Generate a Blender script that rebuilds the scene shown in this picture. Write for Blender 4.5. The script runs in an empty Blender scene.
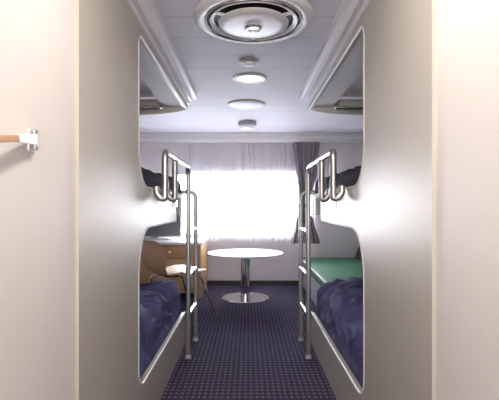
import bpy, bmesh, math, random
from mathutils import Vector, Matrix, noise
from mathutils.geometry import tessellate_polygon
random.seed(7)
sc = bpy.context.scene
COL = sc.collection
PI = math.pi
H = 1.18                                   # eye height
F = 425.0                                  # focal length in pixels of a 499-wide frame

# ------------------------------------------------------------------ camera
cam = bpy.data.cameras.new('camera'); co = bpy.data.objects.new('camera', cam); COL.objects.link(co)
co.location = (0, 0, H); co.rotation_euler = (PI / 2, 0, 0)
cam.sensor_fit = 'HORIZONTAL'; cam.sensor_width = 36; cam.lens = F / 499 * 36
cam.shift_x = 1.2 / 499; cam.shift_y = 6.0 / 499
cam.clip_start = 0.02
sc.camera = co

# ------------------------------------------------------------------ light
w = bpy.data.worlds.new('world'); sc.world = w; w.use_nodes = True
bg = w.node_tree.nodes['Background']; bg.inputs[1].default_value = 36.0
_n = w.node_tree.nodes; _l = w.node_tree.links          # bright overcast sky above, dimmer sea below
_tc = _n.new('ShaderNodeTexCoord'); _sp = _n.new('ShaderNodeSeparateXYZ'); _rp = _n.new('ShaderNodeValToRGB'); _mr = _n.new('ShaderNodeMapRange')
_mr.inputs['From Min'].default_value = -0.15; _mr.inputs['From Max'].default_value = 0.15
_rp.color_ramp.elements[0].color = (0.40, 0.43, 0.48, 1); _rp.color_ramp.elements[1].color = (0.90, 0.94, 1.0, 1)
_l.new(_tc.outputs['Generated'], _sp.inputs[0]); _l.new(_sp.outputs[2], _mr.inputs[0]); _l.new(_mr.outputs[0], _rp.inputs[0]); _l.new(_rp.outputs[0], bg.inputs[0])

YE_FILL = -1.3
def area(name, loc, rot, sx, sy, power, col, portal=False, disk=False):
    l = bpy.data.lights.new(name, 'AREA'); o = bpy.data.objects.new(name, l); COL.objects.link(o)
    o.location = loc; o.rotation_euler = rot
    l.shape = 'DISK' if disk else 'RECTANGLE'; l.size = sx
    if not disk: l.size_y = sy
    l.energy = power; l.color = col
    if portal: l.cycles.is_portal = True
    return o
area('window_portal', (-0.06, 6.50, 1.20), (-PI / 2, 0, 0), 2.3, 1.05, 1, (1, 1, 1), portal=True)
area('entry_ceiling_lamp_light', (0.05, 0.98, 2.205), (0, 0, 0), 0.20, 0, 15, (1.0, 0.93, 0.86), disk=True)
area('entry_fill_light', (0, YE_FILL + .02, 1.50), (PI / 2, 0, 0), 0.95, 1.2, 48, (1.0, 0.95, 0.92))  # added soft fill behind the camera, brightens the whole cabin
sc.view_settings.view_transform = 'Standard'; sc.view_settings.look = 'None'
sc.view_settings.gamma = 1.0; sc.view_settings.use_curve_mapping = False
sc.view_settings.exposure = 0.40

# ------------------------------------------------------------------ materials
def srgb(r, g, b):
    f = lambda c: c / 12.92 if c <= 0.04045 else ((c + 0.055) / 1.055) ** 2.4
    return (f(r / 255), f(g / 255), f(b / 255), 1)

def mat(name, col, rough=0.5, metal=0.0, spec=0.5, bump=0.0, bscale=200.0, var=0.0, vscale=6.0, stretch=(1, 1, 1), coat=0.0):
    m = bpy.data.materials.new(name); m.use_nodes = True
    nt = m.node_tree; N = nt.nodes; L = nt.links; p = N['Principled BSDF']
    p.inputs['Base Color'].default_value = col; p.inputs['Roughness'].default_value = rough
    p.inputs['Metallic'].default_value = metal; p.inputs['Specular IOR Level'].default_value = spec
    p.inputs['Coat Weight'].default_value = coat
    tc = N.new('ShaderNodeTexCoord'); mp = N.new('ShaderNodeMapping'); mp.inputs['Scale'].default_value = stretch
    L.new(tc.outputs['Object'], mp.inputs[0])
    nz = N.new('ShaderNodeTexNoise'); nz.inputs['Scale'].default_value = vscale; nz.inputs['Detail'].default_value = 3
    L.new(mp.outputs[0], nz.inputs['Vector'])
    mx = N.new('ShaderNodeMix'); mx.data_type = 'RGBA'
    v = max(var, 0.01)
    mx.inputs['A'].default_value = tuple(min(1, c * (1 - v)) for c in col[:3]) + (1,)
    mx.inputs['B'].default_value = tuple(min(1, c * (1 + v)) for c in col[:3]) + (1,)
    L.new(nz.outputs['Fac'], mx.inputs['Factor']); L.new(mx.outputs['Result'], p.inputs['Base Color'])
    if bump:
        n2 = N.new('ShaderNodeTexNoise'); n2.inputs['Scale'].default_value = bscale; n2.inputs['Detail'].default_value = 2
        L.new(mp.outputs[0], n2.inputs['Vector'])
        b = N.new('ShaderNodeBump'); b.inputs['Strength'].default_value = bump; b.inputs['Distance'].default_value = 0.002
        L.new(n2.outputs['Fac'], b.inputs['Height']); L.new(b.outputs[0], p.inputs['Normal'])
    return m

M = {}
M['entry'] = mat('cream_wall_laminate', (0.52, 0.485, 0.46, 1), 0.5, 0, 0.4, var=0.02)
M['wall'] = mat('pale_grey_wall_panel', (0.74, 0.70, 0.71, 1), 0.5, 0, 0.4, var=0.02)
M['panel'] = mat('brushed_silver_panel', (0.425, 0.39, 0.34, 1), 0.42, 0.26, 0.5, bump=0.05, bscale=60, var=0.02, vscale=30, stretch=(8, 8, 0.4))
M['panel_edge'] = mat('satin_edge_profile', (0.62, 0.60, 0.56, 1), 0.5, 0.2)
M['inner'] = mat('bunk_lining', (0.74, 0.70, 0.69, 1), 0.6, var=0.02)
M['steel'] = mat('satin_stainless_tube', (0.42, 0.41, 0.395, 1), 0.36, 0.9, bump=0.03, bscale=300)
M['tread'] = mat('polished_rung_metal', (0.86, 0.85, 0.83, 1), 0.25, 0.8)
M['chrome'] = mat('polished_chrome', (0.72, 0.72, 0.73, 1), 0.10, 1.0)
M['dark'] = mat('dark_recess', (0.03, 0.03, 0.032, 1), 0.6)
M['white'] = mat('white_laminate', (0.86, 0.85, 0.85, 1), 0.25, 0, 0.5)
M['white_paint'] = mat('white_enamel', (0.74, 0.72, 0.72, 1), 0.4)
M['trim'] = mat('pale_metal_trim', (0.72, 0.70, 0.72, 1), 0.4, 0.1)
M['skirting'] = mat('charcoal_skirting', (0.035, 0.033, 0.036, 1), 0.5)
M['wood'] = mat('pale_beech_veneer', (0.52, 0.31, 0.155, 1), 0.45, 0, 0.5, var=0.12, vscale=5, stretch=(1, 1, 9))
M['ply'] = mat('beech_plywood_shell', (0.50, 0.30, 0.15, 1), 0.35, 0, 0.4, var=0.08, vscale=5, stretch=(6, 1, 1), coat=0.25)
M['brass'] = mat('warm_metal_knob', (0.70, 0.58, 0.38, 1), 0.25, 1.0)
M['screen'] = mat('dark_grey_glass_screen', (0.15, 0.15, 0.155, 1), 0.25, 0, 0.5)
M['navy'] = mat('navy_duvet_cotton', (0.078, 0.073, 0.175, 1), 0.85, 0, 0.25, bump=0.25, bscale=500, var=0.12, vscale=9)
M['navy_shaded'] = mat('shaded_navy_blanket', (0.020, 0.020, 0.036, 1), 0.9, 0, 0.2, bump=0.25, bscale=500, var=0.1)  # navy bedding darkened: the upper bunk's shade is put into its colour
M['mattress'] = mat('mattress_ticking', (0.30, 0.30, 0.36, 1), 0.9, var=0.05)
M['green'] = mat('green_vinyl_seat', (0.045, 0.150, 0.080, 1), 0.6, 0, 0.25, var=0.06)
M['green_dark'] = mat('dark_olive_back_cushion', (0.055, 0.058, 0.035, 1), 0.7, var=0.08)
M['drape'] = mat('mauve_grey_drape', (0.36, 0.315, 0.34, 1), 0.85, 0, 0.2, var=0.15, vscale=4, stretch=(6, 6, 0.3))
M['tie'] = mat('violet_tieback', (0.12, 0.09, 0.24, 1), 0.8)
M['strap'] = mat('tan_strap', (0.42, 0.24, 0.13, 1), 0.6, var=0.06)
M['cover'] = mat('cream_plastic', (0.62, 0.60, 0.60, 1), 0.45)
M['greyplastic'] = mat('grey_plastic', (0.36, 0.35, 0.36, 1), 0.5)

def emissive(name, col, s):
    m = bpy.data.materials.new(name); m.use_nodes = True
    p = m.node_tree.nodes['Principled BSDF']
    p.inputs['Base Color'].default_value = (0.8, 0.8, 0.8, 1)
    p.inputs['Emission Color'].default_value = col; p.inputs['Emission Strength'].default_value = s
    return m
M['lamp_warm'] = emissive('warm_lamp_diffuser', (1.0, 0.95, 0.74, 1), 0.5)
M['lamp_bulb'] = emissive('lamp_bulb', (1.0, 0.96, 0.84, 1), 3.0)

def carpet_mat():
    m = bpy.data.materials.new('dotted_navy_carpet'); m.use_nodes = True
    nt = m.node_tree; N = nt.nodes; L = nt.links; p = N['Principled BSDF']
    p.inputs['Roughness'].default_value = 0.95; p.inputs['Specular IOR Level'].default_value = 0.12
    tc = N.new('ShaderNodeTexCoord'); sep = N.new('ShaderNodeSeparateXYZ'); L.new(tc.outputs['Object'], sep.inputs[0])
    def mth(op, a, b=None):
        n = N.new('ShaderNodeMath'); n.operation = op
        for i, v in enumerate((a, b)):
            if v is None: continue
            if isinstance(v, (int, float)): n.inputs[i].default_value = v
            else: L.new(v, n.inputs[i])
        return n.outputs[0]
    PX, PY = 0.036, 0.050
    fx = mth('SUBTRACT', mth('FRACT', mth('DIVIDE', sep.outputs[0], PX)), 0.5)
    fy = mth('SUBTRACT', mth('FRACT', mth('DIVIDE', sep.outputs[1], PY)), 0.5)
    ax = mth('ABSOLUTE', fx); ay = mth('ABSOLUTE', fy)
    inx = mth('LESS_THAN', ax, 0.22); iny = mth('LESS_THAN', ay, 0.18)
    dot = mth('MULTIPLY', inx, iny)
    nz = N.new('ShaderNodeTexNoise'); nz.inputs['Scale'].default_value = 260; L.new(tc.outputs['Object'], nz.inputs['Vector'])
    base = N.new('ShaderNodeMix'); base.data_type = 'RGBA'
    base.inputs['A'].default_value = (0.020, 0.015, 0.030, 1); base.inputs['B'].default_value = (0.052, 0.040, 0.072, 1)
    L.new(nz.outputs['Fac'], base.inputs['Factor'])
    mx = N.new('ShaderNodeMix'); mx.data_type = 'RGBA'; L.new(base.outputs['Result'], mx.inputs['A'])
    mx.inputs['B'].default_value = (0.135, 0.125, 0.205, 1)
    L.new(dot, mx.inputs['Factor']); L.new(mx.outputs['Result'], p.inputs['Base Color'])
    b = N.new('ShaderNodeBump'); b.inputs['Strength'].default_value = 0.3; b.inputs['Distance'].default_value = 0.003
    L.new(nz.outputs['Fac'], b.inputs['Height']); L.new(b.outputs[0], p.inputs['Normal'])
    return m
M['carpet'] = carpet_mat()

def ceiling_mat():
    m = bpy.data.materials.new('lilac_grey_ceiling_planks'); m.use_nodes = True
    nt = m.node_tree; N = nt.nodes; L = nt.links; p = N['Principled BSDF']
    p.inputs['Roughness'].default_value = 0.55; p.inputs['Specular IOR Level'].default_value = 0.08
    tc = N.new('ShaderNodeTexCoord'); sep = N.new('ShaderNodeSeparateXYZ'); L.new(tc.outputs['Object'], sep.inputs[0])
    d = N.new('ShaderNodeMath'); d.operation = 'DIVIDE'; L.new(sep.outputs[1], d.inputs[0]); d.inputs[1].default_value = 0.30
    f = N.new('ShaderNodeMath'); f.operation = 'FRACT'; L.new(d.outputs[0], f.inputs[0])
    g = N.new('ShaderNodeMath'); g.operation = 'LESS_THAN'; L.new(f.outputs[0], g.inputs[0]); g.inputs[1].default_value = 0.03
    mx = N.new('ShaderNodeMix'); mx.data_type = 'RGBA'
    mx.inputs['A'].default_value = (0.64, 0.615, 0.665, 1); mx.inputs['B'].default_value = (0.45, 0.43, 0.48, 1)
    L.new(g.outputs[0], mx.inputs['Factor']); L.new(mx.outputs['Result'], p.inputs['Base Color'])
    return m
M['ceiling'] = ceiling_mat()

def sheer_mat():
    m = bpy.data.materials.new('white_sheer_voile'); m.use_nodes = True
    nt = m.node_tree; N = nt.nodes; L = nt.links; N.remove(N['Principled BSDF'])
    out = N['Material Output']
    df = N.new('ShaderNodeBsdfDiffuse'); df.inputs[0].default_value = (0.90, 0.87, 0.89, 1)
    tl = N.new('ShaderNodeBsdfTranslucent'); tl.inputs[0].default_value = (0.84, 0.84, 0.88, 1)
    tr = N.new('ShaderNodeBsdfTransparent')
    a = N.new('ShaderNodeMixShader'); a.inputs[0].default_value = 0.55
    b = N.new('ShaderNodeMixShader'); b.inputs[0].default_value = 0.22
    L.new(df.outputs[0], a.inputs[1]); L.new(tl.outputs[0], a.inputs[2])
    L.new(a.outputs[0], b.inputs[1]); L.new(tr.outputs[0], b.inputs[2]); L.new(b.outputs[0], out.inputs[0])
    return m
M['sheer'] = sheer_mat()

def glass_mat():
    m = bpy.data.materials.new('window_glass'); m.use_nodes = True
    nt = m.node_tree; N = nt.nodes; L = nt.links; N.remove(N['Principled BSDF'])
    tr = N.new('ShaderNodeBsdfTransparent'); gl = N.new('ShaderNodeBsdfGlossy'); gl.inputs['Roughness'].default_value = 0.02
    fr = N.new('ShaderNodeFresnel'); fr.inputs[0].default_value = 1.3
    a = N.new('ShaderNodeMixShader'); L.new(fr.outputs[0], a.inputs[0])
    L.new(tr.outputs[0], a.inputs[1]); L.new(gl.outputs[0], a.inputs[2]); L.new(a.outputs[0], N['Material Output'].inputs[0])
    return m
M['glass'] = glass_mat()

# ------------------------------------------------------------------ mesh helpers
def link(name, bm, m, parent=None, smooth=30, loc=None):
    bmesh.ops.remove_doubles(bm, verts=bm.verts, dist=1e-6)
    bmesh.ops.recalc_face_normals(bm, faces=bm.faces)
    me = bpy.data.meshes.new(name); bm.to_mesh(me); bm.free()
    if smooth:
        me.polygons.foreach_set('use_smooth', [True] * len(me.polygons))
        me.set_sharp_from_angle(angle=math.radians(smooth))
    if m: me.materials.append(m)
    o = bpy.data.objects.new(name, me); COL.objects.link(o)
    if parent: o.parent = parent
    if loc: o.location = loc
    return o

def thing(name, label, cat, loc=(0, 0, 0), rz=0, group=None):
    o = bpy.data.objects.new(name, None); COL.objects.link(o); o.empty_display_size = 0.1
    o.location = loc; o.rotation_euler = (0, 0, rz); o['label'] = label; o['category'] = cat
    if group: o['group'] = group
    return o
def tag(o, label, cat, group=None, kind=None):
    o['label'] = label; o['category'] = cat
    if group: o['group'] = group
    if kind: o['kind'] = kind
    return o
def struct(o): o['kind'] = 'structure'; return o

def box(bm, x0, x1, y0, y1, z0, z1, bev=0.0, seg=2):
    if x0 > x1: x0, x1 = x1, x0
    vs = [bm.verts.new((x, y, z)) for x in (x0, x1) for y in (y0, y1) for z in (z0, z1)]
    fs = [bm.faces.new([vs[i] for i in q]) for q in ((0, 1, 3, 2), (4, 6, 7, 5), (0, 4, 5, 1), (2, 3, 7, 6), (0, 2, 6, 4), (1, 5, 7, 3))]
    if bev:
        es = list({e for f in fs for e in f.edges})
        bmesh.ops.bevel(bm, geom=es, offset=bev, segments=seg, profile=0.5, affect='EDGES')
    return bm
def boxo(name, dims, m, parent=None, bev=0.0, seg=2):
    bm = bmesh.new(); box(bm, *dims, bev=bev, seg=seg); return link(name, bm, m, parent)

def lathe(bm, prof, seg=48, c=(0, 0, 0)):
    rings = []
    for r, z in prof:
        if r < 1e-6: rings.append([bm.verts.new((c[0], c[1], c[2] + z))])
        else: rings.append([bm.verts.new((c[0] + r * math.cos(2 * PI * k / seg), c[1] + r * math.sin(2 * PI * k / seg), c[2] + z)) for k in range(seg)])
    for a, b in zip(rings, rings[1:]):
        for k in range(seg):
            k2 = (k + 1) % seg
            if len(a) == 1 and len(b) == 1: continue
            if len(a) == 1: bm.faces.new((a[0], b[k2], b[k]))
            elif len(b) == 1: bm.faces.new((a[k], a[k2], b[0]))
            else: bm.faces.new((a[k], a[k2], b[k2], b[k]))
    return bm

def fillet(pts, r, n=6):
    out = [Vector(pts[0])]
    for i in range(1, len(pts) - 1):
        p, a, b = Vector(pts[i]), Vector(pts[i - 1]), Vector(pts[i + 1])
        u, v = (a - p), (b - p); lu, lv = u.length, v.length; u.normalize(); v.normalize()
        ang = u.angle(v)
        if ang > PI - 0.02: out.append(p); continue
        t = min(r / math.tan(ang / 2), lu * 0.49, lv * 0.49); rr = t * math.tan(ang / 2)
        bis = (u + v).normalized(); c = p + bis * (rr / math.sin(ang / 2))
        s, e = p + u * t - c, p + v * t - c
        tot = s.angle(e)
        for k in range(n + 1):
            q = k / n
            out.append(c + (s * math.sin((1 - q) * tot) + e * math.sin(q * tot)) / math.sin(tot))
    out.append(Vector(pts[-1]))
    return out
def tube(bm, pts, r, seg=12, caps=True):
    pts = [Vector(p) for p in pts]; n = len(pts)
    tang = []
    for i in range(n):
        t = (pts[min(i + 1, n - 1)] - pts[max(i - 1, 0)]); tang.append(t.normalized())
    ref = Vector((0, 0, 1)) if abs(tang[0].z) < 0.9 else Vector((1, 0, 0))
    nrm = (ref - tang[0] * ref.dot(tang[0])).normalized()
    rings = []
    for i in range(n):
        if i:
            q = tang[i - 1].rotation_difference(tang[i]); nrm = (q @ nrm); nrm = (nrm - tang[i] * nrm.dot(tang[i])).normalized()
        bi = tang[i].cross(nrm)
        rad = r[i] if isinstance(r, (list, tuple)) else r
        rings.append([bm.verts.new(pts[i] + (nrm * math.cos(2 * PI * k / seg) + bi * math.sin(2 * PI * k / seg)) * rad) for k in range(seg)])
    for a, b in zip(rings, rings[1:]):
        for k in range(seg): bm.faces.new((a[k], a[(k + 1) % seg], b[(k + 1) % seg], b[k]))
    if caps:
        bm.faces.new(list(reversed(rings[0]))); bm.faces.new(rings[-1])
    return bm
def tubeo(name, pts, r, m, parent=None, fil=None, seg=12):
    bm = bmesh.new(); tube(bm, fillet(pts, fil) if fil else pts, r, seg); return link(name, bm, m, parent, 50)

def prism_x(bm, poly, x0, x1):                    # polygon given as (y, z), extruded along x
    a = [bm.verts.new((x0, y, z)) for y, z in poly]; b = [bm.verts.new((x1, y, z)) for y, z in poly]
    bm.faces.new(a); bm.faces.new(list(reversed(b)))
    n = len(poly)
    for i in range(n): bm.faces.new((a[i], b[i], b[(i + 1) % n], a[(i + 1) % n]))
    return bm
def prism_y(bm, poly, y0, y1):                    # polygon given as (x, z)
    a = [bm.verts.new((x, y0, z)) for x, z in poly]; b = [bm.verts.new((x, y1, z)) for x, z in poly]
    bm.faces.new(a); bm.faces.new(list(reversed(b)))
    n = len(poly)
    for i in range(n): bm.faces.new((a[i], b[i], b[(i + 1) % n], a[(i + 1) % n]))
    return bm

# ------------------------------------------------------------------ the room
HW = 0.538          # half width of the aisle between the bunk panels
XW = 1.75           # side walls of the cabin
YB = 6.38           # window wall
ZC = 2.25           # ceiling
YE = -1.3           # back of the entry
PL, PR = 1.35, 1.245      # where the bunk panels begin, left and right
struct(boxo('floor', (-XW - .1, XW + .1, YE - .1, YB + .3, -0.08, 0), M['carpet']))
struct(boxo('ceiling', (-XW - .1, XW + .1, YE - .1, YB + .3, ZC, ZC + 0.08), M['ceiling']))
struct(boxo('wall_left', (-XW - .1, -XW, PL - .06, YB, 0, ZC), M['wall']))
struct(boxo('wall_right', (XW, XW + .1, PR - .06, YB, 0, ZC), M['wall']))
EW = HW + 0.010
struct(boxo('wall_entry_left', (-EW - .06, -EW, YE, PL, 0, ZC), M['entry']))
struct(boxo('wall_entry_right', (EW, EW + .06, YE, PR, 0, ZC), M['entry']))
struct(boxo('wall_entry_back', (-EW - .06, EW + .06, YE - .08, YE, 0, ZC), M['entry']))
struct(boxo('wall_front_left', (-XW, -EW - .06, PL - .06, PL, 0, ZC), M['wall']))
struct(boxo('wall_front_right', (EW + .06, XW, PR - .06, PR, 0, ZC), M['wall']))
# window wall with its opening
WX0, WX1, WZ0, WZ1 = -1.16, 1.00, 0.725, 1.69
bm = bmesh.new()
box(bm, -XW, WX0, YB, YB + .10, 0, ZC); box(bm, WX1, XW, YB, YB + .10, 0, ZC)
box(bm, WX0, WX1, YB, YB + .10, 0, WZ0); box(bm, WX0, WX1, YB, YB + .10, WZ1, ZC)
struct(link('wall_back', bm, M['wall'], smooth=0))
wn = bpy.data.objects.new('window_1', None); COL.objects.link(wn); wn.location = (0, 0, 0); wn['kind'] = 'structure'
bm = bmesh.new(); fw = 0.045
box(bm, WX0, WX0 + fw, YB + .02, YB + .07, WZ0, WZ1); box(bm, WX1 - fw, WX1, YB + .02, YB + .07, WZ0, WZ1)
box(bm, WX0 + fw, WX1 - fw, YB + .02, YB + .07, WZ0, WZ0 + fw); box(bm, WX0 + fw, WX1 - fw, YB + .02, YB + .07, WZ1 - fw, WZ1)
link('window_frame', bm, M['white_paint'], wn, 0)
boxo('window_pane', (WX0 + fw, WX1 - fw, YB + .040, YB + .046, WZ0 + fw, WZ1 - fw), M['glass'], wn)
struct(boxo('baseboard_back', (-XW, XW, YB - .014, YB, 0, 0.062), M['skirting']))
# pelmet box along the window wall, stepped
bm = bmesh.new()
prism_x(bm, [(YB, ZC), (YB - .20, ZC), (YB - .20, 2.222), (YB - .185, 2.205), (YB - .185, 2.150), (YB - .170, 2.135), (YB - .170, 2.122), (YB, 2.122)], -XW, XW)
struct(link('trim_1', bm, M['trim'], smooth=20))

# ------------------------------------------------------------------ bunks
def arc(cy, cz, r, a0, a1, n=10):
    return [(cy + r * math.cos(math.radians(a0 + (a1 - a0) * k / n)), cz + r * math.sin(math.radians(a0 + (a1 - a0) * k / n))) for k in range(n + 1)]

Z_TOP, Z_RIM, Z_MID, Z_LOW = 2.036, 1.276, 1.068, 0.270
Y_TOP, Y_MIDE, Y_LOWE = 3.76, 3.17, 3.64

def upper_cut(y0):                                # edge of the upper opening from its far top corner round to its far rim
    return [(Y_TOP, Z_TOP)] + arc(y0 + .07, Z_TOP - .07, .07, 90, 180, 6) + arc(y0 + .20, Z_RIM + .20, .20, 180, 270, 14) + [(Y_MIDE, Z_RIM)]
def lower_cut(y0):
    return [(Y_MIDE, Z_MID)] + arc(y0 + .235, Z_MID - .235, .235, 90, 180, 14) + arc(y0 + .11, Z_LOW + .11, .11, 180, 270, 8) + [(Y_LOWE, Z_LOW)]

def build_bunk(s, yn, y0, side):
    """s = -1 left, +1 right; yn where the panel starts, y0 where its openings start"""
    X = lambda v: s * v
    t = thing('bunk_bed', f'built-in bunk bed with brushed silver panel on the {side} of the aisle', 'bunk bed', (X(0.9), yn, 0))
    off = Matrix.Translation(-t.location)
    def add(name, bm, m, smooth=30, parent=t):
        bmesh.ops.transform(bm, matrix=off, verts=bm.verts); return link(name, bm, m, parent, smooth)
    poly = [(yn, 0), (yn, ZC)] + [(Y_TOP, ZC)] + upper_cut(y0) + lower_cut(y0) + [(Y_LOWE, 0.02), (Y_LOWE - .02, 0)]
    bm = bmesh.new(); n = len(poly)
    va = [bm.verts.new((X(HW), y, z)) for y, z in poly]; vb = [bm.verts.new((X(HW + .03), y, z)) for y, z in poly]
    for tri in tessellate_polygon([[Vector((y, z, 0)) for y, z in poly]]):
        bm.faces.new([va[i] for i in tri]); bm.faces.new([vb[i] for i in reversed(tri)])
    for i in range(n): bm.faces.new((va[i], vb[i], vb[(i + 1) % n], va[(i + 1) % n]))
    add('side_panel', bm, M['panel'], 40)
    for cut in (upper_cut(y0), lower_cut(y0)):
        bm = bmesh.new(); tube(bm, [(X(HW + .004), y, z) for y, z in cut], 0.008, 8); add('edge_trim', bm, M['panel_edge'], 60)
    bm = bmesh.new(); tube(bm, [(X(HW + .012), Y_MIDE, Z_MID), (X(HW + .012), Y_MIDE, Z_RIM)], 0.016, 8); add('edge_trim', bm, M['panel_edge'], 60)
    # ceiling-side rail (two steps), runs along the top of the panel
    bm = bmesh.new()
    box(bm, X(HW), X(HW - .022), yn + .35, 3.86, 2.135, ZC); box(bm, X(HW - .022), X(HW - .050), yn + .35, 4.02, 2.195, ZC)
    box(bm, X(HW), X(HW - .010), yn + .45, 3.80, 2.085, 2.112)
    add('curtain_rail', bm, M['trim'], 20)
    bm = bmesh.new(); box(bm, X(HW + .031), X(XW), y0 - .06, y0 - .03, 0, ZC - .002); add('head_panel', bm, M['inner'])
    # canopy: a lighter strip along the aisle, the lining a little above it
    bm = bmesh.new(); box(bm, X(HW + .031), X(.735), y0 - .019, Y_TOP - .02, Z_TOP + .012, Z_TOP + .07); add('canopy_strip', bm, M['inner'])
    bm = bmesh.new(); box(bm, X(HW + .031), X(XW), y0 - .019, Y_TOP - .02, 2.13, 2.16); add('canopy', bm, M['inner'])
    # header across the foot, its lower edge curving up to the panel
    xs = [HW, .60, .68, .78, .95, 1.2, XW]; zs = [2.030, 2.012, 1.998, 1.990, 1.983, 1.978, 1.976]
    bm = bmesh.new(); prism_y(bm, [(X(x), z) for x, z in zip(xs, zs)] + [(X(XW), 2.10), (X(HW + .12), 2.10), (X(HW), 2.05)], Y_TOP - .02, Y_TOP + .01)
    hd = add('header', bm, M['panel_edge'], 20)
    bm = bmesh.new(); box(bm, X(.78), X(XW - .02), Y_TOP - .075, Y_TOP - .022, 2.046, 2.112, .018, 3); add('light_box', bm, M['panel_edge'], 40, t)
    bm = bmesh.new(); tube(bm, fillet([(X(.745), Y_TOP - .022, 2.055), (X(.745), Y_TOP - .10, 2.055), (X(.745), Y_TOP - .11, 2.022), (X(XW - .02), Y_TOP - .11, 2.022)], .02), .012, 10); add('grab_bar', bm, M['chrome'], 50)
    # bases of both beds
    bm = bmesh.new(); box(bm, X(HW + .031), X(XW), y0 - .019, 3.66, 1.250, 1.284); add('upper_base', bm, M['inner'])
    bm = bmesh.new(); box(bm, X(HW + .031), X(XW), y0 - .019, Y_LOWE - .01, 0.0, 0.19); add('lower_base', bm, M['inner'])
    return t

build_bunk(-1, PL, 2.085, 'left')
build_bunk(+1, PR, 1.975, 'right')

def mattress(s, y0, y1, z0, z1, x0, x1, label, group):
    o = boxo('mattress', (s * x0, s * x1, y0, y1, z0, z1), M['mattress'], None, .03, 3)
    return tag(o, label, 'mattress', group)

def duvet(s, y0, y1, prof, m, label, seed, amp, nv=110, top=None, edge=0.06):
    """prof: cross-section (x, z) from the aisle edge up and over to the wall, closed underneath"""
    bm = bmesh.new()
    prof = fillet([(x, 0, z) for x, z in prof], 0.09, 8)
    pts = []
    for a, b in zip(prof, prof[1:]):                        # resample
        n = max(1, int((b - a).length / 0.014)); pts += [a + (b - a) * k / n for k in range(n)]
    pts.append(prof[-1])
    rows = []
    for j in range(nv + 1):
        y = y0 + (y1 - y0) * j / nv
        e = min((y - y0), (y1 - y)); ef = min(1.0, e / edge); ef = math.sqrt(max(0.0, 1 - (1 - ef) ** 2))
        row = []
        for i, p in enumerate(pts):
            q = Vector((p.x * 2.2 + seed, y * 2.4 + p.z * 1.4, p.z * 2.6))
            q2 = q + Vector((noise.noise(q * 1.3), noise.noise(q * 1.3 + Vector((7, 3, 1))), 0)) * 0.5
            rid = 1 - abs(noise.noise(q2 * 1.9)) * 2.2
            rid2 = 1 - abs(noise.noise(Vector((q2.x * 1.2 + q2.y * 3.1, q2.y * 1.3 - q2.x * 2.3, q2.z * 3 + 9)))) * 2.0
            fld = (max(0, rid) ** 2 * 0.65 + max(0, rid2) ** 2 * 0.38) * amp + noise.noise(q * 0.9) * amp * 0.7
            t = i / (len(pts) - 1)
            fade = min(1.0, t / 0.06, (1 - t) / 0.08)
            k = (len(pts) * 0.5)
            zz = p.z; xx = p.x
            zb = prof[0].z
            zz = zb + (zz - zb) * (0.35 + 0.65 * ef)
            up = min(1.0, max(0.0, (zz - zb) / 0.16))
            zz += fld * fade * up + (top(y) if top else 0) * up
            xx += 0.030 * (1 - up) * 0 + min(0.05, max(0.0, 0.7 * (amp - fld))) * fade * (1.0 if p.x < x_soft else 0.0)
            row.append(bm.verts.new((s * xx, y, zz)))
        rows.append(row)
    for a, b in zip(rows, rows[1:]):
        for k in range(len(a) - 1): bm.faces.new((a[k], a[k + 1], b[k + 1], b[k]))
        bm.faces.new((a[-1], a[0], b[0], b[-1]))
    bm.faces.new(rows[0]); bm.faces.new(list(reversed(rows[-1])))
    bmesh.ops.triangulate(bm, faces=[f for f in bm.faces if len(f.verts) > 4])
    o = link('duvet', bm, m, None, 70)
    return tag(o, label, 'duvet')
x_soft = 0.72

for s, y0, side, sd in ((-1, 2.085, 'left', 3.1), (1, 1.975, 'right', 8.7)):
    low = [(.575, .195), (.575, .50), (1.05, .555), (1.62, .50), (1.66, .195)]
    duvet(s, y0 + .005, 3.63, low, M['navy'], f'rumpled navy blue duvet on the lower bunk, {side} side of the aisle', sd, 0.058, 120)
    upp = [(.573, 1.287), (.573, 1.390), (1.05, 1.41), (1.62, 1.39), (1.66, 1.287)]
    duvet(s, y0 - .012, 3.655, upp, M['navy_shaded'], f'navy blanket, coloured as in shade, on the upper bunk, {side} side of the aisle', sd + 20, 0.018, 80, top=lambda y: 0.03 * (y - 2) / 1.8, edge=.012)

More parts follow.
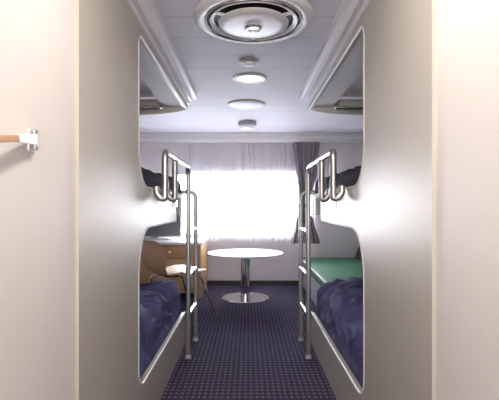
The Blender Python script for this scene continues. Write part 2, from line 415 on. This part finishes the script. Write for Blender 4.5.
# ------------------------------------------------------------------ ladders with the guard rail
def build_ladder(s, side):
    XL = 0.466; Y1 = 2.33 if s > 0 else 2.38
    X = lambda v: s * v
    YN, YF = 3.30, 3.73
    t = thing('bunk_ladder', f'tubular steel ladder and guard rail hooked on the {side} bunk', 'ladder', (X(XL), YN, 0))
    off = -t.location
    def tb(name, pts, r, m, fil=None, seg=14):
        bm = bmesh.new(); tube(bm, fillet(pts, fil) if fil else pts, r, seg)
        bmesh.ops.translate(bm, vec=off, verts=bm.verts); return link(name, bm, m, t, 50)
    R = 0.0195
    zb = 1.482
    # guard rail bar bending down into the near stile
    tb('guard_rail', [(X(XL), Y1, 1.05 + .36), (X(XL), Y1, zb), (X(XL), YN, zb), (X(XL), YN, 1.36)], .0190, M['steel'], .075)
    tb('stile', [(X(XL), YN, 1.362), (X(XL), YN, 0.001)], R, M['steel'])
    tb('stile', [(X(XL - .005), YF, 0.001), (X(XL - .005), YF, 1.305), (X(.602), YF - .02, 1.305), (X(.602), YF - .02, 1.10)], R, M['steel'], .058)
    for y, z1 in ((Y1, 1.412), (2.70, zb)):
        p = tb('rail_post', [(X(XL), y, z1), (X(XL), y, 1.222), (X(XL + .022), y, 1.222), (X(.5135), y, 1.250), (X(.5135), y, 1.290)], .0190, M['steel'], .036)
        bm = bmesh.new(); tube(bm, [(X(XL + .022), y, 1.208), (X(XL + .022), y, 1.175)], .006, 8)
        bmesh.ops.translate(bm, vec=off, verts=bm.verts); link('rail_bolt', bm, M['chrome'], p, 50)
    for z in (.331, .643, .985):
        tb('rung', [(X(XL), YN + .018, z), (X(XL - .004), YF - .018, z)], .0165, M['tread'])
    for y, dx in ((YN, 0), (YF, .005)):
        bm = bmesh.new(); lathe(bm, [(0, 0), (.024, 0), (.024, .018), (.019, .03), (0, .03)], 16, (X(XL - dx), y, 0))
        bmesh.ops.translate(bm, vec=off, verts=bm.verts); link('foot', bm, M['greyplastic'], t)
    return t
build_ladder(-1, 'left'); build_ladder(1, 'right')

# ------------------------------------------------------------------ round table
tx, ty = -0.037, 5.45
t = thing('round_table', 'low round white table with chrome pedestal in front of the window', 'table', (tx, ty, 0))
zt = 0.588
bm = bmesh.new(); lathe(bm, [(0, zt - .026), (.470, zt - .026), (.482, zt - .020), (.486, zt - .010), (.482, zt - .002), (.474, zt), (0, zt)], 80); link('tabletop', bm, M['white'], t)
bm = bmesh.new(); lathe(bm, [(0, .018), (.058, .018), (.058, zt - .027), (0, zt - .027)], 40); link('column', bm, M['chrome'], t)
bm = bmesh.new(); lathe(bm, [(0, 0), (.303, 0), (.306, .006), (.300, .013), (.16, .017), (.064, .020), (.064, .03), (0, .03)], 72); bs = link('base', bm, M['chrome'], t)
for a in (20, 90, 160, 250, 290):
    bm = bmesh.new(); lathe(bm, [(0, 0), (.016, 0), (.015, .006), (0, .009)], 14, (.235 * math.cos(math.radians(a)), -.235 * math.sin(math.radians(a)), .0145)); link('screw', bm, M['white'], bs)
bm = bmesh.new(); box(bm, -.10, .10, -.018, .018, zt - .040, zt - .0265); box(bm, -.018, .018, -.10, .10, zt - .040, zt - .0265); link('bracket', bm, M['dark'], t)

# ------------------------------------------------------------------ plywood chair
def shell_chair(loc, rz):
    t = thing('plywood_chair', 'beech plywood chair with chrome legs beside the round table', 'chair', loc, rz)
    # local: faces +x ; y is its width. one bent plywood sheet: seat and backrest
    sz = 0.478
    def half(u):                                     # half width along the sheet 0 = front of seat .. 1 = top of back
        keys = [(0, .15), (.06, .225), (.18, .275), (.30, .26), (.40, .19), (.47, .12), (.54, .125), (.66, .19), (.80, .245), (.92, .235), (.975, .20), (1, .15)]
        for (a, va), (b, vb) in zip(keys, keys[1:]):
            if u <= b:
                q = (u - a) / (b - a); q = q * q * (3 - 2 * q); return va + (vb - va) * q
        return keys[-1][1]
    path = fillet([(.37, 0, sz - .012), (.30, 0, sz), (-.24, 0, sz - .025), (-.33, 0, sz + .28), (-.365, 0, sz + .355)], .13, 10)
    L = [0]
    for a, b in zip(path, path[1:]): L.append(L[-1] + (b - a).length)
    def at(u):
        d = u * L[-1]
        for i in range(len(path) - 1):
            if d <= L[i + 1] or i == len(path) - 2:
                return path[i].lerp(path[i + 1], min(1, (d - L[i]) / max(1e-9, L[i + 1] - L[i])))
    def sheet(u0, u1, n=26, m=14):
        bm = bmesh.new(); rows = []
        for i in range(n + 1):
            u = u0 + (u1 - u0) * i / n; p = at(u); hw = half(u); row = []
            tg = (at(min(1, u + .01)) - at(max(0, u - .01))).normalized(); nr = Vector((-tg.z, 0, tg.x)) * -1
            if nr.z < 0 and u < .4: nr = -nr
            for j in range(m + 1):
                v = -1 + 2 * j / m
                dish = (0.022 if u < .4 else 0.045) * (v * v)
                d = Vector((0, 0, 1)) if u < .40 else Vector((1, 0, 0)) if u > .52 else Vector(((u - .40) / .12, 0, 1 - (u - .40) / .12))
                row.append(bm.verts.new(p + Vector((0, v * hw, 0)) + d * dish * (hw / .25)))
            rows.append(row)
        for a, b in zip(rows, rows[1:]):
            for k in range(m): bm.faces.new((a[k], a[k + 1], b[k + 1], b[k]))
        bmesh.ops.recalc_face_normals(bm, faces=bm.faces)
        g = bm.faces[:]
        r = bmesh.ops.solidify(bm, geom=g, thickness=0.011)
        return bm
    link('seat', sheet(0, .475), M['ply'], t, 50)
    link('backrest', sheet(.475, 1.0), M['ply'], t, 50)
    for sx, sy in ((1, 1), (1, -1), (-1, 1), (-1, -1)):
        top = Vector((.03 * sx - .02, .05 * sy, sz - .034)); kn = Vector((.19 * sx + .03, .185 * sy, sz - .050)); ft = Vector((.33 * sx + .06, .235 * sy, .006))
        bm = bmesh.new(); tube(bm, fillet([top, kn, ft], .05), .0095, 10); lg = link('leg', bm, M['chrome'], t, 50)
        bm = bmesh.new(); lathe(bm, [(0, -.006), (.013, -.006), (.013, .012), (0, .014)], 12, ft); link('foot_cap', bm, M['dark'], lg)
    bm = bmesh.new(); lathe(bm, [(0, 0), (.085, 0), (.085, .012), (0, .012)], 24, (-.02, 0, sz - .052)); link('hub', bm, M['dark'], t)
    return t
shell_chair((-0.805, 4.58, 0), math.radians(44))

# ------------------------------------------------------------------ desk along the window wall, left corner
dx1 = -0.592; dy0 = 5.42; dz = 0.716
t = thing('desk', 'beech desk with white top and drawers in the left window corner', 'desk', (-1.17, 5.85, 0))
def dp(name, d, m, parent=None, bev=.002):
    bm = bmesh.new(); box(bm, *d, bev=bev)
    bmesh.ops.translate(bm, vec=-t.location, verts=bm.verts); return link(name, bm, m, parent or t)
dp('worktop', (-1.735, dx1, dy0, 6.28, dz - .032, dz), M['white'], bev=.004)
dp('side_panel', (dx1 - .045, dx1 - .015, dy0 + .02, 6.27, 0.001, dz - .033), M['wood'])
dp('side_panel', (-1.73, -1.70, dy0 + .02, 6.27, 0.001, dz - .033), M['wood'])
dp('back_panel', (-1.699, dx1 - .046, 6.23, 6.25, 0.05, dz - .033), M['wood'])
for i, (z0, z1) in enumerate(((.50, .676), (.29, .492), (.06, .282))):
    d = dp('drawer', (-1.16, dx1 - .050, dy0 + .03, 5.95, z0, z1), M['wood'])
    bm = bmesh.new(); prof = [(0, 0), (.010, 0), (.010, .012), (.020, .020), (.020, .030), (0, .034)]
    lathe(bm, prof, 16); bmesh.ops.rotate(bm, cent=(0, 0, 0), matrix=Matrix.Rotation(PI / 2, 3, 'X'), verts=bm.verts)
    bmesh.ops.translate(bm, vec=Vector((-1.005, dy0 + .03, (z0 + z1) / 2)) - t.location, verts=bm.verts); link('knob', bm, M['brass'], d)
dp('door', (-1.695, -1.165, dy0 + .03, dy0 + .05, 0.06, .676), M['wood'])

# television on the desk, only its right-hand corner shows
t = thing('television', 'dark grey television standing on the desk below the upper bunk', 'television', (-1.32, 6.0, dz))
bm = bmesh.new(); box(bm, -.36, .375, -.03, .03, .035, .46, .008); link('casing', bm, M['greyplastic'], t)
bm = bmesh.new(); box(bm, -.345, .362, -.034, -.0305, .05, .445); link('screen', bm, M['screen'], t)
bm = bmesh.new(); box(bm, -.20, .20, -.09, .09, 0.0005, .012, .004); box(bm, -.05, .05, -.015, .015, .0125, .0345); link('stand', bm, M['greyplastic'], t)

# ------------------------------------------------------------------ green bench on the right
t = thing('sofa_bench', 'green upholstered bench along the right wall under the window', 'bench', (1.25, 5.2, 0))
def bp(name, bm, m, smooth=30):
    bmesh.ops.translate(bm, vec=-t.location, verts=bm.verts); return link(name, bm, m, t, smooth)
bm = bmesh.new(); box(bm, .80, 1.74, 4.06, 6.27, .001, .30); bp('plinth', bm, M['greyplastic'])
bm = bmesh.new(); box(bm, .782, 1.74, 4.05, 6.28, .301, .42, .018, 4); bp('seat_cushion', bm, M['green'], 40)
bm = bmesh.new(); box(bm, .764, .781, 4.05, 6.28, .402, .424, .004); bp('edge_highlight', bm, M['white'])  # white strip imitates window light catching the seat's front edge
bm = bmesh.new(); prism_y(bm, [(1.575, .422), (1.60, .50), (1.675, .69), (1.70, .70), (1.742, .70), (1.742, .422)], 4.06, 6.27); bp('back_cushion', bm, M['green_dark'], 30)

# ------------------------------------------------------------------ curtains
def wave_sheet(name, xf, z0, z1, n, nz, yf, m, zbot=None):
    """xf(u, v) and yf(u, v) place the cloth; u across 0..1, v down 0..1"""
    bm = bmesh.new(); rows = []
    for j in range(nz + 1):
        v = j / nz
        rows.append([bm.verts.new((xf(i / n, v), yf(i / n, v), z1 + ((z0 + (zbot(i / n) if zbot else 0)) - z1) * v)) for i in range(n + 1)])
    for a, b in zip(rows, rows[1:]):
        for k in range(n): bm.faces.new((a[k], a[k + 1], b[k + 1], b[k]))
    return link(name, bm, m, None, 80)
def ph(u): return 2 * PI * (15 * u + 0.7 * math.sin(9 * u) + 0.4 * math.sin(23 * u + 1))
o = wave_sheet('sheer_curtain', lambda u, v: -0.93 + 1.83 * u + 0.006 * math.sin(40 * u) * v, .655, 2.118, 420, 16,
               lambda u, v: 6.342 + (0.014 + .005 * math.sin(17 * u)) * math.sin(ph(u)) * (0.75 + .25 * v), M['sheer'], lambda u: 0.012 * math.sin(2 * PI * 9 * u) + .008 * math.sin(2 * PI * 23 * u))
tag(o, 'white translucent sheer curtain hanging across the bright window', 'curtain')
# right drape: gathered in a tie-back
def dr_edges(v):
    keys = [(0, .655, 1.05), (.30, .70, 1.00), (.50, .735, .93), (.610, .745, .865), (.66, .745, .885), (.80, .69, .97), (1, .635, 1.05)]
    for (a, l0, r0), (b, l1, r1) in zip(keys, keys[1:]):
        if v <= b:
            q = (v - a) / (b - a); q = q * q * (3 - 2 * q); return l0 + (l1 - l0) * q, r0 + (r1 - r0) * q
    return keys[-1][1:]
t = thing('drape', 'mauve grey drape gathered by a tie-back at the right of the window', 'curtain', (.85, 6.22, .63))
def dxf(u, v): l, r = dr_edges(v); return l + (r - l) * (u + .012 * math.sin(2 * PI * 5 * u + 5 * v)) - .85
o = wave_sheet('cloth', dxf, 0.0, 2.118 - .63, 150, 40, lambda u, v: 0.030 * math.sin(2 * PI * (6.5 * u + .3 * math.sin(6 * u)) + 1.5 * v) + .012 * math.sin(2 * PI * 17 * u), M['drape'])
o.parent = t
vt = .625; l, r = dr_edges(vt); zt_ = (2.118 - .63) * (1 - vt)
bm = bmesh.new()
tube(bm, [((l + r) / 2 - .85 + ((r - l) / 2 + .012) * math.cos(a), .050 * math.sin(a), zt_ + .012 * math.cos(a)) for a in [2 * PI * k / 24 for k in range(25)]], .024, 8, False)
link('tieback', bm, M['tie'], t, 60)

# ------------------------------------------------------------------ ceiling fittings
t = thing('ceiling_diffuser', 'large round air diffuser with chrome rim in the ceiling', 'air vent', (.030, 2.42, ZC))
bm = bmesh.new(); lathe(bm, [(.272, 0), (.262, -.006), (.272, -.020), (.300, -.027), (.325, -.022), (.340, -.008), (.342, 0)], 96); link('flange', bm, M['white_paint'], t, 60)
bm = bmesh.new(); lathe(bm, [(.262, -.001), (.262, -.026), (.268, -.031), (.274, -.026), (.272, -.008), (.266, -.001)], 96); link('rim', bm, M['chrome'], t, 60)
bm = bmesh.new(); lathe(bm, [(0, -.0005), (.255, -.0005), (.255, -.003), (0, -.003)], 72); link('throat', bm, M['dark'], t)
bm = bmesh.new(); lathe(bm, [(.236, -.012), (.250, -.024), (.247, -.030), (.225, -.018), (.225, -.012), (.236, -.012)], 96); link('louvre_ring', bm, M['trim'], t, 60)
bm = bmesh.new(); lathe(bm, [(0, -.018), (.15, -.018), (.190, -.026), (.200, -.032), (.197, -.037), (.15, -.044), (.085, -.050), (0, -.052)], 96); dk = link('disc', bm, M['trim'], t, 60)
bm = bmesh.new(); lathe(bm, [(0, -.050), (.050, -.051), (.052, -.057), (.046, -.064), (.036, -.066), (.033, -.060), (0, -.059)], 48); link('hub_knob', bm, M['tread'], dk, 50)
for k in range(3):
    a = PI / 2 + 2 * PI * k / 3
    bm = bmesh.new(); box(bm, .185, .245, -.006, .006, -.030, -.016); bmesh.ops.rotate(bm, cent=(0, 0, 0), matrix=Matrix.Rotation(a, 3, 'Z'), verts=bm.verts); link('strut', bm, M['trim'], t)

t = thing('ceiling_sensor', 'small round sensor in the ceiling between the air diffuser and the lit downlight', 'sensor', (.005, 3.13, ZC))
bm = bmesh.new(); lathe(bm, [(0, -.001), (.074, -.001), (.076, -.008), (.066, -.016), (0, -.016)], 40); link('collar', bm, M['greyplastic'], t, 40)
bm = bmesh.new(); lathe(bm, [(0, -.0165), (.040, -.0165), (.036, -.034), (.020, -.040), (0, -.041)], 32); link('lens', bm, M['white_paint'], t, 40)

t = thing('downlight', 'lit round downlight recessed in the cabin ceiling', 'ceiling light', (.014, 3.55, ZC))
bm = bmesh.new(); lathe(bm, [(.112, -.001), (.138, -.001), (.140, -.008), (.128, -.016), (.112, -.012)], 56); link('bezel', bm, M['panel_edge'], t, 50)
bm = bmesh.new(); lathe(bm, [(0, -.003), (.111, -.003), (.111, -.009), (0, -.010)], 48); link('diffuser', bm, M['lamp_warm'], t, 50)
for x in (-.045, .045):
    bm = bmesh.new(); lathe(bm, [(0, -.0105), (.026, -.0105), (.020, -.020), (0, -.022)], 20, (x, 0, 0)); link('bulb', bm, M['lamp_bulb'], t, 50)

t = thing('ceiling_cover_plate', 'flat blank round plate in the ceiling beyond the lit downlight', 'ceiling plate', (-.018, 4.45, ZC))
bm = bmesh.new(); lathe(bm, [(0, -.001), (.188, -.001), (.190, -.010), (.180, -.018), (0, -.020)], 64); link('plate', bm, M['cover'], t, 40)
bm = bmesh.new(); lathe(bm, [(.186, -.0005), (.198, -.0005), (.196, -.008), (.191, -.008)], 64); link('rim', bm, M['greyplastic'], t, 50)

t = thing('smoke_detector', 'round smoke detector hanging from the ceiling nearest the window', 'smoke detector', (-.012, 5.40, ZC))
bm = bmesh.new(); lathe(bm, [(0, -.001), (.110, -.001), (.116, -.010), (.114, -.055), (.105, -.062), (0, -.062)], 48); link('body', bm, M['greyplastic'], t, 40)
bm = bmesh.new(); lathe(bm, [(0, -.0625), (.085, -.0625), (.070, -.088), (.045, -.096), (0, -.098)], 40); link('cap', bm, M['white'], t, 40)


# entry lamp above the camera, out of frame: body of the light set at the top of the script
t = thing('entry_lamp', 'round ceiling lamp in the entry above the doorway', 'ceiling light', (.05, .98, ZC))
bm = bmesh.new(); lathe(bm, [(0, -.001), (.155, -.001), (.160, -.02), (.155, -.040), (.142, -.040), (.142, -.022), (0, -.022)], 56); link('housing', bm, M['white_paint'], t, 40)

# ------------------------------------------------------------------ latch on the left entry wall
t = thing('wall_latch', 'metal latch with tan strap end fixed to the left entry wall', 'latch', (-EW, 1.076, 1.346))
bm = bmesh.new(); box(bm, .0005, .006, -.026, .010, -.030, .026, .003); pl = link('wall_plate', bm, M['trim'], t)
bm = bmesh.new(); box(bm, .0062, .020, -.022, -.004, .016, .024, .002); link('lug', bm, M['steel'], pl)
bm = bmesh.new(); box(bm, .0062, .020, -.022, -.004, -.026, -.018, .002); link('lug', bm, M['steel'], pl)
bm = bmesh.new(); tube(bm, [(.013, -.012, -.0175), (.013, -.012, .0155)], .0055, 10); link('hinge_pin', bm, M['chrome'], pl, 50)
def swing(bm):
    bmesh.ops.rotate(bm, cent=(0, 0, 0), matrix=Matrix.Rotation(math.radians(10), 3, 'Z') @ Matrix.Rotation(math.radians(9.5), 3, 'X'), verts=bm.verts)
    bmesh.ops.translate(bm, vec=(.016, -.014, 0), verts=bm.verts)
bm = bmesh.new(); prism_x(bm, [(-.004, -.012), (-.004, .014), (-.125, .013), (-.125, -.004)], -.006, .006); swing(bm); link('arm', bm, M['white'], t)
bm = bmesh.new(); box(bm, -.005, .005, -.30, -.1255, -.003, .012, .002); swing(bm); link('strap', bm, M['strap'], t)
